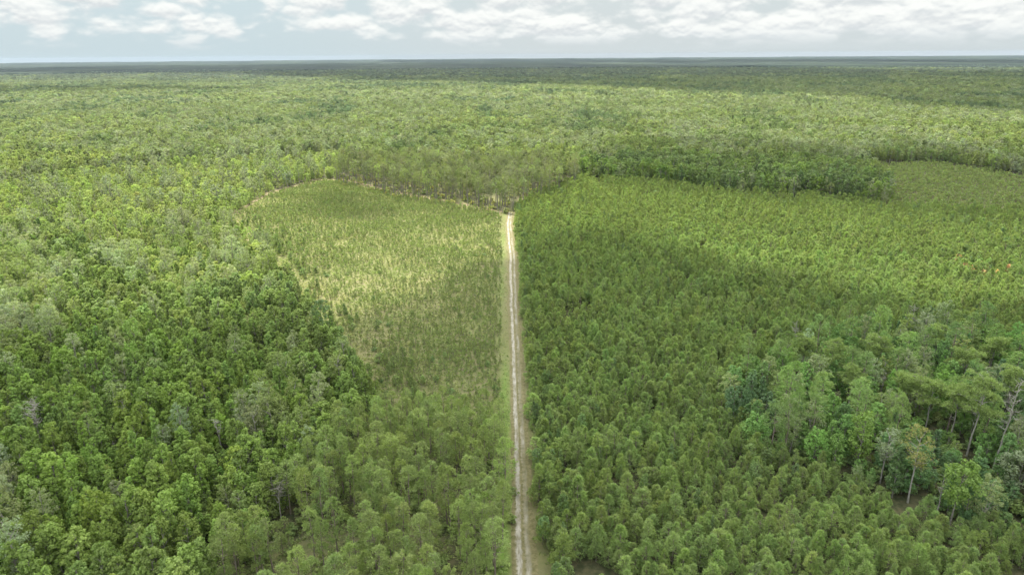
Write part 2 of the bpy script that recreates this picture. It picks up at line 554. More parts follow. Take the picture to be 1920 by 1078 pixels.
# ------------------------------------------------------------------ zones, measured on the photograph's ground plane
Z = {k: gpoly(v) for k, v in dict(
    field=[(425, 412), (505, 364), (600, 338), (640, 338), (700, 352), (760, 366), (840, 380), (900, 392), (958, 403), (972, 450), (985, 600),
           (1000, 860), (905, 850), (820, 830), (730, 830), (700, 770), (665, 690), (630, 640), (560, 565), (510, 505), (470, 450)],
    frontpines=[(1000, 800), (1000, 860), (1015, 1078), (1050, 1900), (240, 1900), (390, 1150), (500, 1020), (590, 930), (645, 850), (690, 800), (740, 805), (820, 795), (905, 800)],
    plantation=[(950, 402), (960, 560), (960, 800), (960, 1078), (980, 1900), (2700, 1900), (2700, 440), (1920, 400), (1660, 391), (1560, 378), (1400, 368), (1250, 352), (1090, 337), (1000, 372)],
    island=[(1350, 770), (1440, 710), (1560, 660), (1690, 630), (1800, 645), (1930, 660), (2500, 680), (2500, 1010), (1930, 1010), (1810, 995), (1740, 975), (1640, 945), (1560, 900), (1450, 870), (1400, 820)],
    stand=[(640, 346), (700, 360), (760, 374), (850, 388), (900, 396), (955, 401), (985, 385), (1080, 356), (1082, 336), (1000, 322), (850, 318), (640, 322)],
    hardwood=[(1085, 345), (1250, 362), (1400, 378), (1560, 388), (1680, 386), (1670, 345), (1500, 318), (1300, 310), (1085, 315)],
    farfield=[(1640, 330), (1615, 309), (1760, 307), (1850, 320), (1920, 334), (2500, 380), (2500, 432), (1920, 400), (1700, 392), (1660, 388), (1668, 360)],
    yellow=[(-700, 360), (0, 350), (200, 322), (420, 302), (640, 290), (700, 318), (640, 338), (520, 360), (455, 400), (480, 470), (530, 560), (330, 580), (220, 500), (140, 470), (0, 445), (-700, 450)],
).items()}

ROAD = [(958, 398, 2.2), (956, 420, 2.6), (957, 440, 2.7), (962, 480, 2.8), (963, 540, 2.8), (967, 620, 2.7), (971, 700, 2.7), (974, 800, 2.7), (978, 900, 2.8), (984, 1000, 2.8), (988, 1078, 2.8), (1000, 1400, 2.8)]
rx, ry = ground([p[0] for p in ROAD], [p[1] for p in ROAD])
rord = np.argsort(ry)
RX, RY, RW = rx[rord], ry[rord], np.array([p[2] for p in ROAD])[rord]
Y_END = RY.max()


def road_x(y):
    return np.interp(y, RY, RX)


def side_off(x, y):
    return x - road_x(y)


def road_off(x, y):
    return np.where(y < Y_END + 2, x - road_x(y), 1e3)


KINDS = {'BL': BL, 'CY': CY, 'PP': PP, 'TP': TP, 'MP': MP, 'SP': SP, 'SH': SH}
BRIGHT, MID, DARK = np.array([.102, .148, .038]), np.array([.086, .113, .040]), np.array([.054, .078, .032])
YEL, GREY, OLIVE = np.array([.140, .170, .056]), np.array([.142, .168, .098]), np.array([.092, .117, .040])
BROWN = np.array([.12, .115, .042])
trees = {k: [] for k in KINDS}      # rows: x, y, rot, scale xy, scale z, r, g, b


def grid(x0, x1, y0, y1, dx, dy, jit, shift=None):
    xs = np.arange(x0, x1, dx)
    ys = np.arange(y0, y1, dy)
    gx, gy = np.meshgrid(xs, ys)
    gx, gy = gx.ravel(), gy.ravel()
    gx = gx + rng.uniform(-jit, jit, len(gx)) * dx
    gy = gy + rng.uniform(-jit, jit, len(gy)) * dy
    if shift is not None:
        gx = gx + shift(gy)
    px, py, z = project(np.stack([gx, gy, np.full(len(gx), 5.0)], 1))
    k = (z > 20) & (px > -330) & (px < PW + 330) & (py < PH + 330)
    return gx[k], gy[k]


def put(kind, x, y, sxy, sz, col, var=0.14):
    n = len(x)
    if n == 0:
        return
    col = np.broadcast_to(col, (n, 3)) * (1 + rng.normal(size=(n, 1)) * var * (0.65 + 0.5 * smooth(300, 600, y))[:, None]) * (1 + rng.normal(size=(n, 3)) * np.array([0.035, 0.02, 0.06]))
    trees[kind].append(np.column_stack([x, y, rng.uniform(0, 6.283, n), sxy, sz, np.clip(col * np.array([1.05, 1.01, 0.97]), 0.01, 0.6)]))


def lerp(a, b, f):
    return a * (1 - f[:, None]) + b * f[:, None]


def warp(x, y, amt=6.0):
    return x + (fbm(x, y, 25, 90) - .5) * 2 * amt, y + (fbm(x, y, 25, 95) - .5) * 2 * amt


# --- right plantation: rows of bushy young pine
x, y = grid(-40, 640, 60, 760, 2.35, 1.95, 0.66, lambda yy: road_x(yy) - road_x(100.0))
wx, wy = warp(x, y, 3)
ok = inside(Z['plantation'], wx, wy) & ~inside(Z['island'], wx, wy) & (road_off(x, y) > 3.2)
gap = fbm(x, y, 9, 5)
ok &= gap > 0.30
x, y = x[ok], y[ok]
n = len(x)
big = fbm(x, y, 60, 7)
near_edge = smooth(10, 4.5, road_off(x, y))
s = rng.uniform(0.52, 1.02, n) * (0.62 + 0.34 * big + 0.42 * fbm(x, y, 7, 24))
f = smooth(0.35, 0.65, fbm(x, y, 14, 21))
col = lerp(OLIVE * 1.0, MID * 1.2, f * 0.7)
col *= (0.86 + 0.3 * fbm(x, y, 35, 23))[:, None]
col = lerp(col, YEL * 0.78, smooth(250, 420, y) * 0.65)
rnd = rng.random(n)
put('PP', x, y, s * rng.uniform(0.8, 1.3, n), s * rng.uniform(0.66, 1.02, n), col * np.array([0.97, 1.02, 1.0]), 0.15)
# leafy volunteers along the plantation's edge and sprinkled within it
k = (rng.random(n) < 0.02 + 0.22 * near_edge)
put('BL', x[k] + 0.8, y[k] + 1, rng.uniform(0.32, 0.5, k.sum()), rng.uniform(0.4, 0.62, k.sum()), DARK * 1.4)
# rusty patch of dying young pines near the right edge
qx, qy = ground([1820, 1850, 1700], [505, 520, 470])
for a, b, m in zip(qx, qy, (10, 7, 4)):
    put('SH', a + rng.normal(size=m) * 7, b + rng.normal(size=m) * 7, rng.uniform(0.8, 1.2, m), rng.uniform(1.2, 2.6, m), np.array([.26, .17, .10]))

# --- swamp hardwood island
x, y = grid(40, 330, 100, 260, 4.0, 4.0, 0.45)
wx, wy = warp(x, y, 5)
ok = inside(Z['island'], wx, wy)
x, y = x[ok], y[ok]
n = len(x)
rnd = rng.random(n)
f = fbm(x, y, 22, 31)
k = rnd < 0.58
put('BL', x[k], y[k], rng.uniform(0.6, 0.95, k.sum()), rng.uniform(0.58, 1.02, k.sum()), lerp(DARK * 1.3, BRIGHT * 0.98, smooth(.30, .62, f[k])) * np.array([0.88, 1.0, 1.15]), 0.18)
k = (rnd >= 0.58) & (rnd < 0.78)
put('CY', x[k], y[k], rng.uniform(0.7, 1.05, k.sum()), rng.uniform(0.75, 1.1, k.sum()), lerp(GREY * 0.85, OLIVE * 1.1, rng.random(k.sum())))
k = (rnd >= 0.78) & (rnd < 0.93)
put('TP', x[k], y[k], rng.uniform(1.0, 1.5, k.sum()), rng.uniform(0.9, 1.2, k.sum()), OLIVE * np.array([0.95, 1.08, 1.15]))

k = rng.random(n) < 2
put('SH', x[k] + rng.normal(size=n) * 1.5, y[k] + 1.5, rng.uniform(0.8, 1.5, n), rng.uniform(0.6, 1.5, n), lerp(DARK * 1.3, MID * 1.2, rng.random(n)))
put('SH', x[k] - 1.8, y[k] - 1.2 + rng.normal(size=n), rng.uniform(0.8, 1.5, n), rng.uniform(0.6, 1.5, n), lerp(DARK * 1.3, MID * 1.2, rng.random(n)))

# --- foreground tall pines left of the track
x, y = grid(-180, 20, 60, 190, 3.4, 3.3, 0.5, lambda yy: road_x(yy) - road_x(100.0))
wx, wy = warp(x, y, 4)
gapn = fbm(x, y, 11, 41)
ok = inside(Z['frontpines'], wx, wy) & (road_off(x, y) < -3.4) & (gapn > 0.34)
for hx, hy in ((840, 940), (800, 1010), (660, 1000)):       # openings with bare ground
    a, b = ground(hx, hy)
    ok &= (x - a[0]) ** 2 + (y - b[0]) ** 2 * 0.5 > 14
x, y = x[ok], y[ok]
n = len(x)
edge = smooth(165, 135, y)
s = rng.uniform(0.72, 1.0, n) * (0.70 + 0.28 * edge)
put('TP', x, y, s * rng.uniform(0.9, 1.2, n), s, lerp(OLIVE * 1.08, MID * 1.15, fbm(x, y, 10, 43)), 0.16)
for _ in range(2):
    k = rng.random(n) < 0.75
    m = k.sum()
    put('SH', x[k] + rng.uniform(-2, 2, m), y[k] + rng.uniform(-2, 2, m), rng.uniform(0.5, 1.1, m), rng.uniform(0.3, 1.1, m), lerp(MID * 0.9, OLIVE * 1.2, rng.random(m)))

# --- cleared field planted with saplings
x, y = grid(-330, 20, 110, 700, 1.75, 1.5, 0.42, lambda yy: road_x(yy) - road_x(100.0))
ok = inside(Z['field'], x, y) & (side_off(x, y) < -5.2)
dens = fbm(x, y, 16, 51)
bare = smooth(18, 3, edge_dist(Z['field'], x, y)) * (x < road_x(y) - 20) * 0.35 + smooth(0.55, 0.35, dens) * 0.32
green = smooth(250, 190, y) * smooth(60, 10, -side_off(x, y)) + smooth(360, 420, y) * 0.9
ok &= rng.random(len(x)) > np.maximum(0.34, bare + 0.2) - 0.34 * green
ok &= edge_dist(Z['field'], x, y) > 3.2
x, y, dens = x[ok], y[ok], dens[ok]
n = len(x)
s = rng.uniform(0.40, 0.95, n) * (0.70 + 0.5 * dens)
col = lerp(OLIVE * 0.92, MID * 0.92, rng.random(n))
put('SP', x, y, s * rng.uniform(0.9, 1.35, n), s, col, 0.16)
edge_d = edge_dist(Z['field'], x, y)
k = (rng.random(n) < 0.16 * smooth(22, 4, edge_d)) & (side_off(x, y) < -25) & (y < 400)
put('BL', x[k] + .7, y[k], rng.uniform(0.28, 0.5, k.sum()), rng.uniform(0.2, 0.42, k.sum()), MID * 1.1)
k = rng.random(n) < 0.012
put('SH', x[k] + .5, y[k], rng.uniform(0.5, 0.8, k.sum()), rng.uniform(0.6, 1.0, k.sum()), DARK * 1.5)
field_xy = (x, y)

# --- far field on the right
x, y = grid(150, 620, 380, 760, 2.6, 2.4, 0.45)
ok = inside(Z['farfield'], x, y)
x, y = x[ok], y[ok]
n = len(x)
s = rng.uniform(0.5, 1.2, n)
put('SP', x, y, s * 1.6, s * 0.9, lerp(OLIVE * 0.9, MID * 0.95, rng.random(n)), 0.12)

# --- tall mature stand beyond the field
x, y = grid(-200, 100, 360, 760, 4.9, 4.7, 0.45)
wx, wy = warp(x, y, 7)
ok = inside(Z['stand'], wx, wy) & (fbm(x, y, 14, 12) > 0.34)
x, y = x[ok], y[ok]
n = len(x)
s = rng.uniform(0.66, 1.08, n)
put('MP', x, y, s * 1.05, s, lerp(OLIVE * 0.85, np.array([.070, .078, .045]), rng.random(n)), 0.2)
k = rng.random(n) < 0.8
put('SH', x[k] + 1.5, y[k] - 1.5, rng.uniform(0.8, 1.5, k.sum()), rng.uniform(0.6, 1.5, k.sum()), lerp(MID * 1.2, BROWN * 1.3, rng.random(k.sum())))

# --- everything else: mixed natural forest, graded out to 1.6 km
FORB = ['field', 'frontpines', 'plantation', 'farfield', 'stand']


def mixed(y0, y1, step, lod_scale):
    half = lambda yy: 0.93 * yy + 60
    x, y = grid(-half(y1), half(y1), y0, y1, step, step, 0.48)
    wx, wy = warp(x, y, 5)
    ok = np.ones(len(x), bool)
    for zname in FORB:
        ok &= ~inside(Z[zname], wx, wy)
    ok &= ~inside(Z['island'], wx, wy)
    ok &= ~(inside(Z['plantation'], x, y))
    ok &= np.abs(road_off(x, y)) > 6
    x, y, wx, wy = x[ok], y[ok], wx[ok], wy[ok]
    n = len(x)
    px, py, _ = project(np.stack([x, y, np.full(n, 10.0)], 1))
    dim = np.where(y > 320, 0.86, 1.0)[:, None]        # darker tint replaces the self-shade that the flat far sprays lack
    yel = inside(Z['yellow'], wx, wy)
    hard = inside(Z['hardwood'], wx, wy)
    g1 = fbm(x, y, 55 + 0.02 * y0, 61)
    g2 = fbm(x, y, 120 + 0.05 * y0, 71)
    g3 = fbm(x, y, 26, 81)
    rnd = rng.random(n)
    grey = smooth(0.56, 0.66, g1)
    grey = np.maximum(grey, smooth(170, 60, np.hypot(px - 20, (py - 540) * 1.1)) * 0.8)            # the grey clump at the left edge
    grey = np.maximum(grey, smooth(60, 10, np.abs(py - (290 - 0.06 * px))) * (px < 700) * smooth(.38, .6, g2) * 0.9)
    grey = np.maximum(grey, smooth(90, 20, np.hypot((px - 1180) * 0.7, (py - 350) * 2)) * 0.9)
    grey *= 1 - 0.9 * smooth(150, 80, np.hypot(px - 640, (py - 690) * 0.8))
    midband = smooth(340, 450, y) * smooth(2300, 1500, y)
    grey = np.maximum(grey, midband * smooth(.47, .55, fbm(x, y * 0.5, 60, 63)))
    grey[yel] *= 0.12
    grey[hard] *= 0.15
    iscy = rnd < grey * 0.75 + 0.05
    light = smooth(260, 420, y)                      # the woods turn yellower with distance
    base = lerp(BRIGHT * 0.92, YEL * 0.92, light)
    base = lerp(base, MID * 1.05, smooth(.45, .68, g2) * 0.8)
    base = lerp(base, DARK * 1.35, smooth(.60, .78, g3) * 0.5)
    base = lerp(base, DARK * 1.25, smooth(.54, .62, fbm(x, y * 0.4, 90, 64)) * smooth(400, 520, y) * 0.9)
    base[yel] = lerp(1.1 * YEL[None].repeat(yel.sum(), 0), BRIGHT * 1.1, smooth(.4, .7, g3[yel]) * 0.5)
    base[hard] = lerp(DARK[None].repeat(hard.sum(), 0) * 1.3, BRIGHT * 0.9, smooth(.42, .62, fbm(x[hard], y[hard], 14, 65)))
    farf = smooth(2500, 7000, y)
    base = lerp(base, np.array([.062, .080, .052]), smooth(1500, 3400, y) * 0.85)  # far haze blue and band shade put into crown tint, next line included
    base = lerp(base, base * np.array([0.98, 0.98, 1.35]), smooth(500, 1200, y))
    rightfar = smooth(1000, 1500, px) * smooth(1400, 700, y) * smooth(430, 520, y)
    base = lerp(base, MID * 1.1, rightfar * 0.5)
    hs = rng.uniform(0.62, 1.18, n)
    small = np.where(yel, 0.55, np.where(hard, 1.15, 1.0)) * (0.78 + 0.4 * g3)
    k = ~iscy
    ls = lod_scale
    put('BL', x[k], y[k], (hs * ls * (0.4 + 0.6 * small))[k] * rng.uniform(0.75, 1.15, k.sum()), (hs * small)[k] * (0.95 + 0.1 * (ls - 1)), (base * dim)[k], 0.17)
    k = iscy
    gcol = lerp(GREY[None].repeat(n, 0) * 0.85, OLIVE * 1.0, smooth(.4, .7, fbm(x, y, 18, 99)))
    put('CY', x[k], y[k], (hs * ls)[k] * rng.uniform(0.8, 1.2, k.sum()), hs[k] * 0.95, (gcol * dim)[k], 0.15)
    # understorey
    if y0 < 300:
        k = rng.random(n) < 0.9
        put('BL', x[k] + 1.7, y[k] + 1.5, rng.uniform(0.35, 0.6, k.sum()), rng.uniform(0.3, 0.55, k.sum()), lerp(MID, BRIGHT, rng.random(n))[k])


mixed(60, 320, 3.5, 0.88)
mixed(320, 700, 4.2, 0.95)
mixed(700, 1300, 5.8, 1.15)
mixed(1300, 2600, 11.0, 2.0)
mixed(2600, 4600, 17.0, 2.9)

for k in trees:
    trees[k] = np.concatenate(trees[k]) if trees[k] else np.zeros((0, 8))

# ------------------------------------------------------------------ the notable single trees, placed on their bases
def height_for(bx, by, ty):
    gx, gy = ground(bx, by)
    for z in np.arange(2, 40, 0.25):
        if project(np.array([[gx[0], gy[0], z]]))[1][0] <= ty:
            return gx[0], gy[0], z
    return gx[0], gy[0], 20.0


def special(name, label, cat, bx, by, ty, build, tint, bark, group=None):
    gx, gy, h = height_for(bx, by, ty)
    crown, trunk = build(h)
    root = add_obj(name, None, loc=(gx, gy, 0), label=label, category=cat)
    root.empty_display_size = 1.0
    if group:
        root['group'] = group
    if crown is not None:
        c = add_obj('crown', mesh_from(name + '_crown', crown[0], crown[1], [NEEDLE if 'pine' in name else LEAF]), root)
        c['tint'] = [float(v) for v in tint]
    add_obj('trunk', mesh_from(name + '_trunk', trunk[0], trunk[1], [bark], smooth_f=True), root)
    # keep the small stuff from standing inside it
    for kk in trees:
        a = trees[kk]
        if len(a):
            trees[kk] = a[(a[:, 0] - gx) ** 2 + (a[:, 1] - gy) ** 2 > (3.2 if cat == 'dead tree' else 6.0)]
    return root


def open_front(bx, by, w, d, kinds=('BL', 'CY', 'PP', 'TP')):
    """shorten the trees just in front of a base so that its trunk shows, as in the photo"""
    gx, gy = ground(bx, by)
    for kk in kinds:
        a = trees[kk]
        m = (np.abs(a[:, 0] - gx[0] * a[:, 1] / gy[0]) < w) & (a[:, 1] < gy[0]) & (a[:, 1] > gy[0] - d)
        f = {'BL': 0.36, 'CY': 0.36, 'TP': 0.30, 'PP': 0.6}[kk]
        a[m, 4] = np.minimum(a[m, 4], f)
        a[m, 3] = np.minimum(a[m, 3], f * 1.3)


SN = 'dead_tree'
specials = [
    (SN, 'tallest bleached dead tree with bare forked top in the right swamp clump', 'dead tree', 1862, 880, 712, lambda h: (None, snag(201, h, 22, 2.6)), None),
    (SN, 'small pale forked snag poking out above the right swamp clump', 'dead tree', 1645, 750, 698, lambda h: (None, snag(202, h, 7, 2.4)), None),
    (SN, 'pale broken snag stem left of the bright two-stemmed tree', 'dead tree', 1757, 962, 885, lambda h: (None, snag(203, h, 6, 1.2)), None),
    (SN, 'whitish dead tree with dense bare twigs in the lower left forest', 'dead tree', 80, 845, 752, lambda h: (None, snag(204, h, 34, 2.6)), None),
    (SN, 'brownish leafless tree at the edge of the lower left pines', 'dead tree', 527, 975, 905, lambda h: (None, snag(205, h, 24, 2.2)), None),
    (SN, 'thin grey dead stem leaning in the lower left forest', 'dead tree', 216, 860, 826, lambda h: (None, snag(206, h, 4, 0.8)), None),
    (SN, 'thin grey snag among the grey trees near the left edge', 'dead tree', 102, 600, 543, lambda h: (None, snag(207, h, 9, 1.6)), None),
    (SN, 'pale leafless tree near the left corner of the cleared field', 'dead tree', 505, 575, 520, lambda h: (None, snag(208, h, 16, 1.8)), None),
    (SN, 'grey dead tree in the left forest with a few short limbs', 'dead tree', 283, 660, 620, lambda h: (None, snag(209, h, 18, 1.8)), None),
    (SN, 'bare pale top among the green crowns, lower middle of left forest', 'dead tree', 418, 850, 785, lambda h: (None, snag(210, h, 10, 2.0)), None),
    (SN, 'bare bleached limbs at the upper edge of the right swamp clump', 'dead tree', 1705, 645, 573, lambda h: (None, snag(211, h, 16, 3.0)), None),
    (SN, 'small grey snag at the upper left of the right swamp clump', 'dead tree', 1487, 655, 600, lambda h: (None, snag(212, h, 10, 1.6)), None),
]
for sp in specials:
    open_front(sp[3], sp[4], 1.8, 14)
for name, lab, cat, bx, by, ty, fn, _ in specials:
    special(name, lab, cat, bx, by, ty, fn, None, BARK_DEAD)
OP = 'old_pine'
for lab, bx, by, ty, seed, R, nc in (
        ('old pine with long bare trunk and flat-topped crown, centre of right swamp clump', 1812, 855, 708, 301, 4.2, 26),
        ('old pine with forked bare trunk left of the flat-topped pine', 1778, 835, 714, 302, 3.6, 18),
        ('old pine with pale tangled limbs under a domed crown in the right swamp clump', 1735, 805, 718, 303, 3.8, 20),
        ('tall slender pine standing at the upper left of the right swamp clump', 1552, 735, 640, 304, 3.0, 20),
        ('tall pine with visible thin trunk, upper left side of right swamp clump', 1497, 710, 630, 305, 2.8, 18),
        ('old pine with broad grey-green crown behind the flat-topped pine', 1800, 740, 655, 306, 4.0, 22),
        ('tall pine with small round crown near the right edge, above the snag', 1880, 790, 690, 308, 2.8, 18),
        ('slim tall pine between the small pale snag and the domed old pine', 1690, 785, 702, 309, 2.6, 16),
        ('slim tall pine in the upper right of the swamp clump', 1850, 715, 632, 310, 2.8, 18),
        ('slender pine standing over the left shoulder of the swamp clump', 1590, 765, 690, 311, 2.6, 16),
        ('tall pine at the back middle of the right swamp clump', 1745, 690, 612, 312, 2.8, 18),
        ('tall pine at the upper middle of the right swamp clump', 1632, 715, 630, 307, 3.2, 22)):
    open_front(bx, by, 2.6, 20 if seed < 304 else 10)
    special(OP, lab, 'pine tree', bx, by, ty, lambda h, s=seed, r=R, c=nc: old_pine(s, h, r, c), OLIVE * 1.2, BARK_DEAD if seed % 2 else BARK_GREY)
for lab, bx, by, ty, sp_, tint, nm in (
        ('thin-leaved domed tree on a straight pale trunk at the front of the swamp clump', 1702, 942, 800, dict(R=4.0, nc=90, nl=20, size=0.15, shape='umbrella', base=0.52, crc=0.2, drop=0.25), BROWN * 1.0, 'swamp_tree'),
        ('bright green two-stemmed broad tree at the front right of the swamp clump', 1780, 985, 862, dict(R=4.4, nc=60, nl=34, size=0.26, shape='umbrella', base=0.42, crc=0.24, drop=0.0), BRIGHT * 0.82, 'swamp_tree'),
        ('grey-green tree on a thin pale trunk beside the domed thin-leaved tree', 1650, 905, 800, dict(R=3.2, nc=50, nl=26, size=0.2, shape='umbrella', base=0.45, crc=0.24, drop=0.1), GREY * 0.8, 'swamp_tree'),
        ('rounded green tree in front of the swamp clump, on a hidden trunk', 1605, 880, 770, dict(R=3.8, nc=60, nl=30, size=0.24, shape='oval', base=0.3, crc=0.25, drop=0.0), BRIGHT * 0.9, 'swamp_tree'),
        ('large rounded grey-green tree at the right edge beside the swamp clump', 1905, 930, 850, dict(R=4.6, nc=60, nl=34, size=0.26, shape='oval', base=0.35, crc=0.25, drop=0.0), GREY * 0.7, 'swamp_tree'),
        ('single dark rounded tree at the left edge of the cleared field', 608, 650, 560, dict(R=4.0, nc=60, nl=30, size=0.26, shape='oval', base=0.2, crc=0.26, drop=0.0), DARK * 1.2, 'swamp_tree')):
    gx, gy, h = height_for(bx, by, ty)
    if by > 700:
        open_front(bx, by, 2.8, 18)
    special(nm, lab, 'tree', bx, by, ty, lambda h, q=sp_: broadleaf(int(bx), h, q['R'], q['nc'], q['nl'], q['size'], q['shape'], q['base'], q['crc'], q['drop']), tint, BARK_DEAD if 'pale' in lab else BARK_GREY)

# ------------------------------------------------------------------ individuals and the mass behind them
def gn_tree(name, coll):
    ng = bpy.data.node_groups.new(name, 'GeometryNodeTree')
    ng.interface.new_socket('Geometry', in_out='INPUT', socket_type='NodeSocketGeometry')
    ng.interface.new_socket('Geometry', in_out='OUTPUT', socket_type='NodeSocketGeometry')
    N, L = ng.nodes, ng.links
    gi, go = N.new('NodeGroupInput'), N.new('NodeGroupOutput')
    ci = N.new('GeometryNodeCollectionInfo')
    ci.inputs['Collection'].default_value = coll
    ci.inputs['Separate Children'].default_value = True
    ci.inputs['Reset Children'].default_value = True
    io = N.new('GeometryNodeInstanceOnPoints')
    io.inputs['Pick Instance'].default_value = True

    def attr(nm, typ):
        a = N.new('GeometryNodeInputNamedAttribute')
        a.data_type = typ
        a.inputs['Name'].default_value = nm
        return a.outputs[0]
    L.new(gi.outputs[0], io.inputs['Points'])
    L.new(ci.outputs[0], io.inputs['Instance'])
    L.new(attr('pick', 'INT'), io.inputs['Instance Index'])
    L.new(attr('rot', 'FLOAT_VECTOR'), io.inputs['Rotation'])
    L.new(attr('scl', 'FLOAT_VECTOR'), io.inputs['Scale'])
    L.new(io.outputs[0], go.inputs[0])
    return ng


def scatter(name, A, coll, ncoll, z0=0.0, **props):
    """one stuff object whose points carry copies of the kind's meshes"""
    n = len(A)
    me = bpy.data.meshes.new(name)
    me.vertices.add(n)
    me.vertices.foreach_set('co', np.column_stack([A[:, 0], A[:, 1], np.full(n, z0)]).astype(np.float32).ravel())

    def setv(nm, typ, key, arr):
        at = me.attributes.new(nm, typ, 'POINT')
        at.data.foreach_set(key, arr)
    tilt = rng.normal(size=(n, 2)) * 0.035
    setv('rot', 'FLOAT_VECTOR', 'vector', np.column_stack([tilt, A[:, 2]]).astype(np.float32).ravel())
    setv('scl', 'FLOAT_VECTOR', 'vector', np.column_stack([A[:, 3], A[:, 3], A[:, 4]]).astype(np.float32).ravel())
    setv('tint', 'FLOAT_COLOR', 'color', np.column_stack([A[:, 5:8], np.ones(n)]).astype(np.float32).ravel())
    setv('pick', 'INT', 'value', rng.integers(0, ncoll, n).astype(np.int32))
    o = add_obj(name, me, **props)
    md = o.modifiers.new('scatter', 'NODES')
    md.node_group = gn_tree(name, coll)
    return o


UNITS = 'zero one two three four five six seven eight nine ten eleven twelve thirteen fourteen fifteen sixteen seventeen eighteen nineteen'.split()
TENS = 'zero ten twenty thirty forty fifty sixty seventy eighty ninety'.split()


def words(n):
    n = min(99, int(n))
    if n < 20:
        return UNITS[n]
    return TENS[n // 10] + ('-' + UNITS[n % 10] if n % 10 else '')


def place_words(kind, x, y):
    ro = float(road_off(np.array([x]), np.array([y]))[0])
    pt = (np.array([x]), np.array([y]))
    if kind == 'SP':
        return 'in the far right field' if x > 100 else ('beside the track' if ro > -14 else 'in the cleared field')
    if inside(Z['island'], *pt)[0]:
        return 'in the right swamp clump'
    if inside(Z['frontpines'], *pt)[0]:
        return 'left of the track'
    if inside(Z['plantation'], *pt)[0]:
        return 'along the track\'s right edge' if ro < 9 else 'in the right plantation'
    if inside(Z['stand'], *pt)[0]:
        return 'in the tall stand'
    return 'in the left forest' if x < 0 else 'in the far forest'


GROUPS = {'BL': 'leafy forest trees', 'CY': 'grey-green cypress trees', 'PP': 'young pines of the right plantation',
          'TP': 'slender pines left of the track', 'MP': 'mature pines of the stand behind the cleared field', 'SP': 'pine saplings in the cleared field', 'SH': 'low shrubs under the pines'}
NOUN = {'BL': ('broadleaf_tree', 'tree', 'leafy tree'), 'CY': ('cypress_tree', 'tree', 'feathery cypress'), 'PP': ('young_pine', 'pine tree', 'bushy pine'),
        'TP': ('tall_pine', 'pine tree', 'slender pine'), 'MP': ('mature_pine', 'pine tree', 'bare-trunked pine'), 'SP': ('sapling_pine', 'sapling', 'pine sapling'), 'SH': ('shrub', 'shrub', 'low shrub')}
MASSNAME = {'BL': 'broadleaf_forest', 'CY': 'cypress_forest', 'PP': 'pine_plantation', 'TP': 'tall_pine_wood', 'MP': 'mature_pine_stand', 'SP': 'sapling_cover', 'SH': 'shrub_cover'}
MASSLAB = {'BL': 'green leafy forest running from the foreground to the far distance', 'CY': 'patches of grey-green feathery trees through the forest',
           'PP': 'dense young pines filling the plantation right of the track', 'TP': 'slender pines among the wood left of the track', 'MP': 'tall bare-trunked pine stand beyond the cleared field',
           'SP': 'small dark pine saplings dotted over the grassy fields', 'SH': 'low bushes under the pines and along the field edges'}
NIND = {'BL': 300, 'CY': 300, 'PP': 300, 'TP': 300, 'MP': 300, 'SP': 300, 'SH': 120}
used_labels = {}
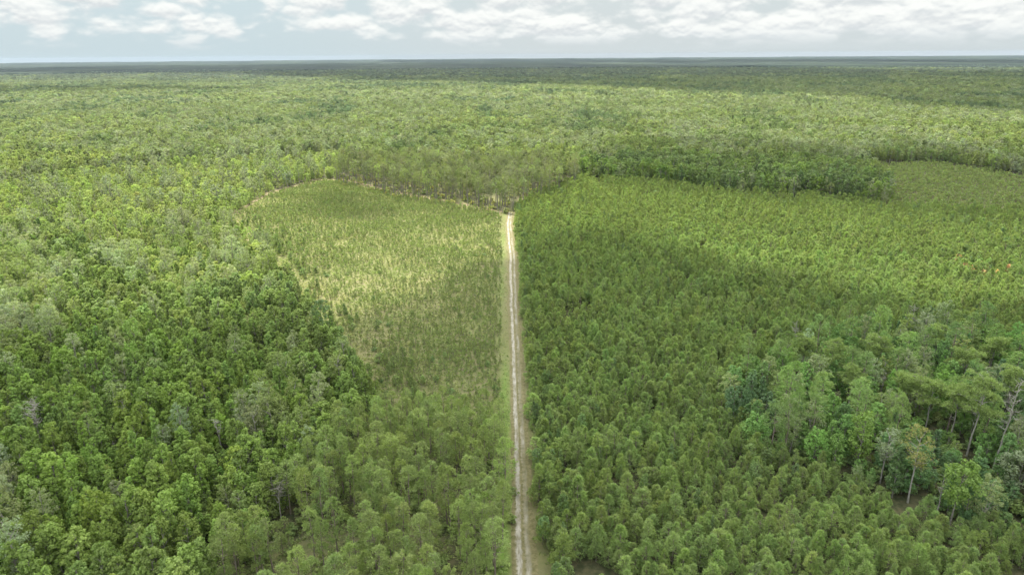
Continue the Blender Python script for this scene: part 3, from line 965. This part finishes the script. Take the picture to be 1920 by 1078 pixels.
for k, A in trees.items():
    K = KINDS[k]
    if k == 'SH':
        inst, rest = A[:0], A
    Ht = np.mean(K.tops) * A[:, 4]
    px, py, dep = project(np.column_stack([A[:, 0], A[:, 1], Ht * 0.75]))
    size = Ht / np.maximum(dep, 1)
    vis = (px > 8) & (px < PW - 8) & (py > 8) & (py < PH - 8)
    big_enough = {'BL': 5.5, 'CY': 5.5, 'PP': 3.0, 'TP': 5, 'MP': 5, 'SP': 1.0, 'SH': 1.0}[k]
    score = np.where(vis & (Ht > big_enough), size, 0)
    nind = 0 if k == 'SH' else NIND[k]
    top = np.argsort(-score)[:nind]
    top = top[score[top] > 0]
    names = NOUN[k]
    for i in top:
        x, y, rot, sx, sz, r, g, b = A[i]
        var = int(rng.integers(0, len(K.near)))
        cm, tm = K.near[var][:2]
        lum = r + g + b
        if k == 'CY':
            tone = 'pale grey' if lum > 0.36 else 'grey-green'
        elif k in ('PP', 'TP', 'SP', 'MP'):
            tone = 'brownish' if r > g * 0.95 else ('light olive' if lum > 0.245 else ('dark green' if lum < 0.2 else 'olive'))
        else:
            tone = 'bright green' if lum > 0.26 else ('dark green' if lum < 0.17 else 'mid green')
        tall = Ht[i] / np.mean(K.tops)
        sizew = 'tall ' if tall > 1.0 else ('small ' if tall < 0.62 else '')
        a_, b_ = words(round(px[i] / PW * 100)), words(round(py[i] / PH * 100))
        lab = f"{sizew}{tone} {names[2]} {place_words(k, x, y)}, {a_} percent across, {b_} down"
        if lab in used_labels:
            hx, hy = words(int(px[i] / PW * 100)) + ' and a half', words(int(py[i] / PH * 100)) + ' and a half'
            head = f"{tone} {names[2]} {place_words(k, x, y)}"
            for cand in (f"{head}, {hx} percent across, {b_} down", f"{head}, {a_} percent across, {hy} down", f"{head}, {hx} percent across, {hy} down",
                         f"lanky {head}, {a_} percent across, {b_} down" if sz > sx else f"stout {head}, {a_} percent across, {b_} down"):
                if cand not in used_labels and len(cand.split()) <= 16:
                    lab = cand
                    break
        used_labels[lab] = 1
        root = add_obj(names[0], None, loc=(x, y, 0), label=lab, category=names[1], group=GROUPS[k])
        root.rotation_euler = (rng.normal() * 0.03, rng.normal() * 0.03, rot)
        root.scale = (sx, sx, sz)
        c = add_obj('crown', cm, root)
        c['tint'] = [float(r), float(g), float(b)]
        add_obj('trunk', tm, root)
    m = np.ones(len(A), bool)
    m[top] = False
    rest = A[m]
    d = np.hypot(rest[:, 0], rest[:, 1])
    lim = {'BL': 420, 'CY': 420, 'PP': 330, 'TP': 380, 'MP': 460, 'SP': 300, 'SH': 300}[k]
    # one stuff object per kind: both levels of detail share its point cloud
    ncoll_near, ncoll_far = K.colls['near'][1], K.colls['far'][1]
    c = bpy.data.collections.new(K.name + '_all')
    src = []
    for lod in ('near', 'far'):
        for o in list(K.colls[lod][0].objects):
            src.append(o)
    for j, o in enumerate(src):
        o.name = f"{K.name}_source_{j:02d}"          # collection children are picked in name order
        c.objects.link(o)
    pick = np.where(d < lim, rng.integers(0, ncoll_near, len(rest)), ncoll_near + rng.integers(0, ncoll_far, len(rest)))
    o = scatter(MASSNAME[k], rest, c, ncoll_near + ncoll_far, label=MASSLAB[k], category={'SP': 'saplings', 'SH': 'shrubs', 'PP': 'pine trees', 'TP': 'pine trees', 'MP': 'pine trees'}.get(k, 'forest'), kind='stuff')
    o.data.attributes['pick'].data.foreach_set('value', pick.astype(np.int32))
    print('kind', k, 'all', len(A), 'individual', len(top))

# dry grass tussocks of the field and the track verges
gc = bpy.data.collections.new('grass_source')
for j in range(3):
    VF, _ = tussock(400 + j)
    gc.objects.link(bpy.data.objects.new(f'grass_source_{j:02d}', mesh_from('grass_tuft', VF[0], VF[1], [LEAF])))
x, y = grid(-330, 30, 75, 700, 1.5, 1.5, 0.5)
ro = road_off(x, y)
ok = (inside(Z['field'], x, y) & (side_off(x, y) < -3.2)) | (inside(Z['frontpines'], x, y) & (ro < -4)) | ((np.abs(ro) < 5.6) & (np.abs(ro) > 1.9 + 1.2 * fbm(x, y, 6, 44)) & (y < Y_END))
x, y, ro = x[ok], y[ok], ro[ok]
n = len(x)
straw = lerp(np.array([[.158, .158, .080]]).repeat(n, 0), np.array([.112, .132, .050]), np.clip(smooth(.4, .62, fbm(x, y, 12, 131)) + smooth(230, 170, y) * .3, 0, 1))
s = rng.uniform(0.5, 1.1, n) * np.where(np.abs(ro) < 7, 0.45, 1.0)
A = np.column_stack([x, y, rng.uniform(0, 6.28, n), s, s * rng.uniform(0.6, 1.0, n), straw * rng.uniform(0.8, 1.2, (n, 1))])
scatter('grass', A, gc, 3, label='dry straw-coloured grass tussocks covering the cleared field', category='grass', kind='stuff')

# ------------------------------------------------------------------ ground, track
def ground_material():
    m = bpy.data.materials.new('forest_floor_and_grass')
    m.use_nodes = True
    t = NT(m.node_tree)
    a = t.n('ShaderNodeAttribute', None, attribute_name='cover')
    s = t.n('ShaderNodeSeparateColor', {0: a.outputs['Color']})
    g = t.n('ShaderNodeNewGeometry')
    P = g.outputs['Position']
    f1 = t.ramp(t.noise(P, 0.5, 5.0, 0.65), 0.35, 0.65)
    f2 = t.ramp(t.noise(P, 0.06, 5.0, 0.6), 0.30, 0.60)
    f3 = t.ramp(t.noise(P, 2.5, 3.0, 0.7), 0.35, 0.65)
    floor = t.mix(f1, (0.035, 0.042, 0.018), (0.085, 0.078, 0.04))
    dry = t.mix(f3, (0.115, 0.105, 0.052), (0.175, 0.16, 0.085))
    grn = t.mix(f1, (0.085, 0.100, 0.034), (0.135, 0.140, 0.056))
    fld = t.mix(f2, dry, grn)
    fld = t.mix(t.math('MULTIPLY', f1, 0.4), fld, (0.11, 0.105, 0.042))
    sand = t.mix(f1, (0.27, 0.215, 0.125), (0.18, 0.15, 0.08))
    c = t.mix(s.outputs[0], floor, fld)
    c = t.mix(s.outputs[1], c, sand)
    c = t.mix(s.outputs[2], c, t.mix(f1, (0.08, 0.15, 0.02), (0.14, 0.20, 0.045)))
    d = t.n('ShaderNodeBsdfPrincipled', {'Base Color': c, 'Roughness': 0.95, 'Specular IOR Level': 0.1})
    t.n('ShaderNodeOutputMaterial', {'Surface': d.outputs[0]})
    return m


def graded(lo, hi, fine_lo, fine_hi, step, growth=1.13):
    a = list(np.arange(fine_lo, fine_hi + step, step))
    s = step
    while a[-1] < hi:
        s *= growth
        a.append(a[-1] + s)
    s = step
    while a[0] > lo:
        s *= growth
        a.insert(0, a[0] - s)
    return np.clip(np.array(a), lo, hi)


FAR = 16000.0
gxs = graded(-FAR, FAR, -330, 560, 2.2)
gys = graded(-3000, FAR, 60, 640, 2.2)
GX, GY = np.meshgrid(gxs, gys)
fx, fy = GX.ravel(), GY.ravel()
nx, ny = len(gxs), len(gys)
ii = (np.arange(ny - 1)[:, None] * nx + np.arange(nx - 1)[None]).ravel()
GF = np.stack([ii, ii + 1, ii + nx + 1, ii + nx], 1)
gm = mesh_from('ground', np.column_stack([fx, fy, np.zeros(len(fx))]), GF, [ground_material()])
wx, wy = warp(fx, fy, 2.5)
cov = np.zeros((len(fx), 4), np.float32)
cov[:, 3] = 1
ro = road_off(fx, fy)
cov[:, 0] = np.maximum(inside(Z['field'], wx, wy) * 1.0, np.maximum(inside(Z['farfield'], wx, wy) * 0.45, (inside(Z['stand'], wx, wy) & (fbm(fx, fy, 8, 7) > .50)) * 0.7))  # far field ground mixed darker to carry cloud shade in its colour
cov[:, 0] = np.maximum(cov[:, 0], (np.abs(ro) < 6) * 0.9)
cov[:, 0] = np.maximum(cov[:, 0], inside(Z['frontpines'], wx, wy) * smooth(.4, .6, fbm(fx, fy, 9, 141)) * 0.55)
fd = edge_dist(Z['field'], fx, fy)
back = (fy > 330) & (fx < -5)
cov[:, 1] = np.where(back, smooth(7, 2.5, fd + 3 * fbm(fx, fy, 10, 142) - 1.5), 0) * smooth(-210, -150, fx) * 0.8
sandy = smooth(45, 10, np.abs((fx - road_x(fy)) + 88 + (fy - 250) * 0.30)) * smooth(.42, .62, fbm(fx, fy, 22, 143)) * inside(Z['field'], fx, fy)
cov[:, 1] = np.maximum(cov[:, 1], sandy * 0.28)
cov[:, 1] = np.maximum(cov[:, 1], smooth(4.2, 2.4, np.abs(ro)) * 0.2)
cov[:, 2] = smooth(-3.4, -4.0, ro) * smooth(-6.0, -5.0, ro) * (0.35 + 0.6 * smooth(240, 180, fy)) * (fy < Y_END + 1)
at = gm.attributes.new('cover', 'FLOAT_COLOR', 'POINT')
at.data.foreach_set('color', cov.ravel())
go = add_obj('ground', gm, kind='structure')

# track: a strip with its own across-the-road coordinate
ts = np.arange(RY.min(), RY.max() - 0.5, 1.0)
us = np.linspace(-1, 1, 15)
W_ = np.interp(ts, RY, RW) * (0.95 + 0.25 * (fbm(ts, ts * 0, 9, 151) - .5))
wob = (fbm(ts, ts * 0, 22, 152) - .5) * 0.8
TXg = road_x(ts)[:, None] + wob[:, None] - 0.15 + us[None] * W_[:, None] * 0.86
TYg = np.repeat(ts[:, None], 15, 1)
TZg = np.full(TXg.shape, 0.012) - 0.0 * TXg
rut = np.exp(-((np.abs(us) - 0.42) / 0.18) ** 2)
TZg = 0.012 + 0.05 * (1 - rut)[None] * (np.abs(us) < 0.95)[None] + TZg * 0
tv = np.stack([TXg, TYg, TZg], 2).reshape(-1, 3)
ii = (np.arange(len(ts) - 1)[:, None] * 15 + np.arange(14)[None]).ravel()
tf = np.stack([ii, ii + 1, ii + 16, ii + 15], 1)
tmx = bpy.data.materials.new('sandy_track')
tmx.use_nodes = True
t = NT(tmx.node_tree)
a = t.n('ShaderNodeAttribute', None, attribute_name='across')
g = t.n('ShaderNodeNewGeometry')
mp = t.n('ShaderNodeMapping', {'Vector': g.outputs['Position'], 'Scale': (1.0, 0.16, 1.0)})
n1 = t.noise(mp.outputs[0], 1.3, 5.0, 0.7)
n2 = t.noise(g.outputs['Position'], 0.9, 5.0, 0.7)
n3 = t.noise(mp.outputs[0], 0.35, 3.0, 0.6)
u = t.math('ADD', a.outputs['Fac'], t.math('MULTIPLY', t.math('SUBTRACT', n2, 0.5), 0.55))
lft = t.ramp(t.math('ABSOLUTE', t.math('ADD', u, 0.40)), 0.30, 0.12)
rgt = t.math('MULTIPLY', t.ramp(t.math('ABSOLUTE', t.math('SUBTRACT', u, 0.28)), 0.30, 0.10), t.ramp(n3, 0.40, 0.62, 0.15, 0.75))
rt = t.math('MAXIMUM', t.math('MULTIPLY', lft, t.ramp(n1, 0.30, 0.5, 0.35, 1.0)), rgt)
n4 = t.ramp(t.noise(g.outputs['Position'], 0.35, 4.0, 0.7), 0.45, 0.65)
rt = t.math('MULTIPLY', rt, t.math('MULTIPLY_ADD', n4, -0.45, 1.0))
sh = t.mix(t.ramp(n2, 0.35, 0.65), (0.098, 0.092, 0.038), (0.165, 0.145, 0.075))
sandc = t.mix(t.ramp(n1, 0.35, 0.7), (0.20, 0.18, 0.135), (0.34, 0.32, 0.27))
c = t.mix(rt, sh, sandc)
d = t.n('ShaderNodeBsdfPrincipled', {'Base Color': c, 'Roughness': 0.95, 'Specular IOR Level': 0.1})
t.n('ShaderNodeOutputMaterial', {'Surface': d.outputs[0]})
tm_ = mesh_from('track', tv, tf, [tmx], smooth_f=True)
at = tm_.attributes.new('across', 'FLOAT', 'POINT')
at.data.foreach_set('value', np.tile(us, len(ts)).astype(np.float32))
add_obj('track', tm_, kind='structure')

# ------------------------------------------------------------------ distant forest canopy: a rolling sheet of crowns out to the horizon
def canopy_material():
    m = bpy.data.materials.new('distant_canopy')
    m.use_nodes = True
    t = NT(m.node_tree)
    g = t.n('ShaderNodeNewGeometry')
    mp = t.n('ShaderNodeMapping', {'Vector': g.outputs['Position'], 'Scale': (1.0, 0.35, 1.0)})
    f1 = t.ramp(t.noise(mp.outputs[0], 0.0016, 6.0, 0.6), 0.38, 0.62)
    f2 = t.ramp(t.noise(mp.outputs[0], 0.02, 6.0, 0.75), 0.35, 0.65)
    c = t.mix(f1, (0.014, 0.022, 0.020), (0.034, 0.046, 0.032))  # cloud shade and haze near the horizon painted into this dark canopy colour
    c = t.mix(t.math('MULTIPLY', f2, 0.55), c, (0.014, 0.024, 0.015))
    d = t.n('ShaderNodeBsdfPrincipled', {'Base Color': c, 'Roughness': 0.95, 'Specular IOR Level': 0.05})
    t.n('ShaderNodeOutputMaterial', {'Surface': d.outputs[0]})
    return m


rad = [4450.0]
while rad[-1] < 15800:
    rad.append(rad[-1] * 1.0045)
rad = np.array(rad)
ang = np.linspace(-0.95, 0.95, 900)
RR, AA = np.meshgrid(rad, ang, indexing='ij')
cx, cy = RR * np.sin(AA), RR * np.cos(AA)
hz = 9 + 5.5 * fbm(cx, cy, 45, 161, 3) + 5 * fbm(cx, cy, 500, 165, 3) + rng.random(cx.shape) * 3.0
hz = hz + smooth(.58, .66, fbm(cx, cy, 900, 168, 3)) * 5
hz[0] = -1
na = len(ang)
ii = (np.arange(len(rad) - 1)[:, None] * na + np.arange(na - 1)[None]).ravel()
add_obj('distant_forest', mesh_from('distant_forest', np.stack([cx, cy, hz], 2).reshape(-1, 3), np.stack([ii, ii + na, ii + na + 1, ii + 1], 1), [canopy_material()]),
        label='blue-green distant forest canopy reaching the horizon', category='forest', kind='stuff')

# ------------------------------------------------------------------ clouds that shade the land
def cloud_material():
    m = bpy.data.materials.new('cloud')
    m.use_nodes = True
    t = NT(m.node_tree)
    a = t.n('ShaderNodeAttribute', None, attribute_name='thin')
    tr = t.n('ShaderNodeBsdfTransparent')
    df = t.n('ShaderNodeBsdfDiffuse', {'Color': (0.85, 0.85, 0.86, 1)})
    tl = t.n('ShaderNodeBsdfTranslucent', {'Color': (0.95, 0.95, 0.95, 1)})
    b = t.n('ShaderNodeMixShader', {0: 0.8, 1: df.outputs[0], 2: tl.outputs[0]})
    mx = t.n('ShaderNodeMixShader', {0: a.outputs['Fac'], 1: b.outputs[0], 2: tr.outputs[0]})
    t.n('ShaderNodeOutputMaterial', {'Surface': mx.outputs[0]})
    return m


CLOUD = cloud_material()


def cloud(poly, cell, wob, soft, core, name='cloud', alt=1100.0):
    """poly: shaded outline on the ground; the cloud floats where the sun throws it there"""
    x0, y0 = poly.min(0) - wob
    x1, y1 = poly.max(0) + wob
    xs, ys = np.arange(x0, x1 + cell, cell), np.arange(y0, y1 + cell, cell)
    X_, Y_ = np.meshgrid(xs, ys)
    a, b = X_.ravel(), Y_.ravel()
    qx = a + (fbm(a, b, wob * 3.0, 171, 4) - .5) * 2 * wob
    qy = b + (fbm(a, b, wob * 3.0, 175, 4) - .5) * 2 * wob
    d = edge_dist(poly, qx, qy) * np.where(inside(poly, qx, qy), 1, -1)
    keep = d > 0
    depth = smooth(0, soft * 3, d)
    top = alt + 5 + (60 + 160 * fbm(a, b, soft * 2.5, 181)) * np.sqrt(depth)
    bot = alt - 12 * depth * fbm(a, b, soft, 185)
    off = sun_dir[:2] / sun_dir[2] * alt
    Vt = np.column_stack([a + off[0], b + off[1], top])
    Vb = np.column_stack([a + off[0], b + off[1], bot])
    nx_ = len(xs)
    q = (np.arange(len(ys) - 1)[:, None] * nx_ + np.arange(nx_ - 1)[None]).ravel()
    Q = np.stack([q, q + 1, q + nx_ + 1, q + nx_], 1)
    Q = Q[keep[Q].all(1)]
    edges = {}
    for f in Q:
        for i in range(4):
            e = (f[i], f[(i + 1) % 4])
            if (e[1], e[0]) in edges:
                del edges[(e[1], e[0])]
            else:
                edges[e] = 1
    m = len(a)
    side = np.array([[e[0], e[0] + m, e[1] + m, e[1]] for e in edges], int)
    F = np.concatenate([Q, Q[:, ::-1] + m, side])
    me = mesh_from(name, np.concatenate([Vt, Vb]), F, [CLOUD], smooth_f=True)
    thin = 1 - (1 - core) * smooth(0, soft, d)
    at = me.attributes.new('thin', 'FLOAT', 'POINT')
    at.data.foreach_set('value', np.concatenate([thin, thin]).astype(np.float32))
    add_obj(name, me, kind='structure')


cloud(np.array(list(map(tuple, gpoly([(-700, 560), (0, 590), (330, 610), (520, 590), (640, 535), (760, 500), (860, 465), (940, 440), (1000, 410), (1200, 418), (1350, 455), (1480, 485), (1700, 520), (1920, 530), (2700, 560)], 8.0)))
               + [(420, -160), (-420, -160)]), 8.0, 16.0, 22.0, 0.22)
cloud(gpoly([(1060, 290), (1100, 262), (1250, 250), (1500, 262), (1920, 262), (2600, 290), (2600, 440), (1920, 402), (1660, 388), (1560, 372), (1250, 348), (1100, 330)], 12.0), 14.0, 18.0, 45.0, 0.50)
cloud(gpoly([(-900, 146), (0, 140), (400, 138), (620, 150), (1000, 158), (1250, 172), (1500, 178), (1650, 198), (1920, 213), (2700, 240), (2700, 135), (1920, 133), (1500, 127.5),
             (1250, 122.5), (960, 119.5), (600, 121), (300, 125), (0, 129), (-900, 134)], 12.0), 80.0, 70.0, 150.0, 0.06)
cloud(gpoly([(700, 118), (1300, 119), (1920, 120), (2800, 121), (3000, 112.5), (1300, 112.4), (700, 113.5)], 12.0), 150.0, 120.0, 260.0, 0.06, alt=1500.0)
cloud(gpoly([(490, 398), (560, 370), (640, 352), (760, 380), (700, 395), (600, 398)]), 7.0, 8.0, 22.0, 0.5)
cloud(gpoly([(-600, 190), (150, 172), (500, 168), (560, 162), (300, 158), (-600, 168)], 12.0), 40.0, 50.0, 110.0, 0.4)

# ------------------------------------------------------------------ haze
hm = bpy.data.materials.new('haze')
hm.use_nodes = True
t = NT(hm.node_tree)
pv = t.n('ShaderNodeVolumePrincipled', {'Color': (0.36, 0.43, 0.53, 1), 'Density': 2.3e-5, 'Anisotropy': 0.2})
t.n('ShaderNodeOutputMaterial', {'Volume': pv.outputs[0]})
a, b, c_, d_, e, f = -16500, 16500, -3500, 16500, -1.5, H + 12
hv = np.array([(x_, y_, z_) for z_ in (e, f) for y_ in (c_, d_) for x_ in (a, b)], float)
hf = np.array([(0, 2, 3, 1), (4, 5, 7, 6), (0, 1, 5, 4), (2, 6, 7, 3), (0, 4, 6, 2), (1, 3, 7, 5)])
add_obj('haze', mesh_from('haze', hv, hf, [hm]), kind='stuff', label='thin pale haze over the whole forest', category='haze')
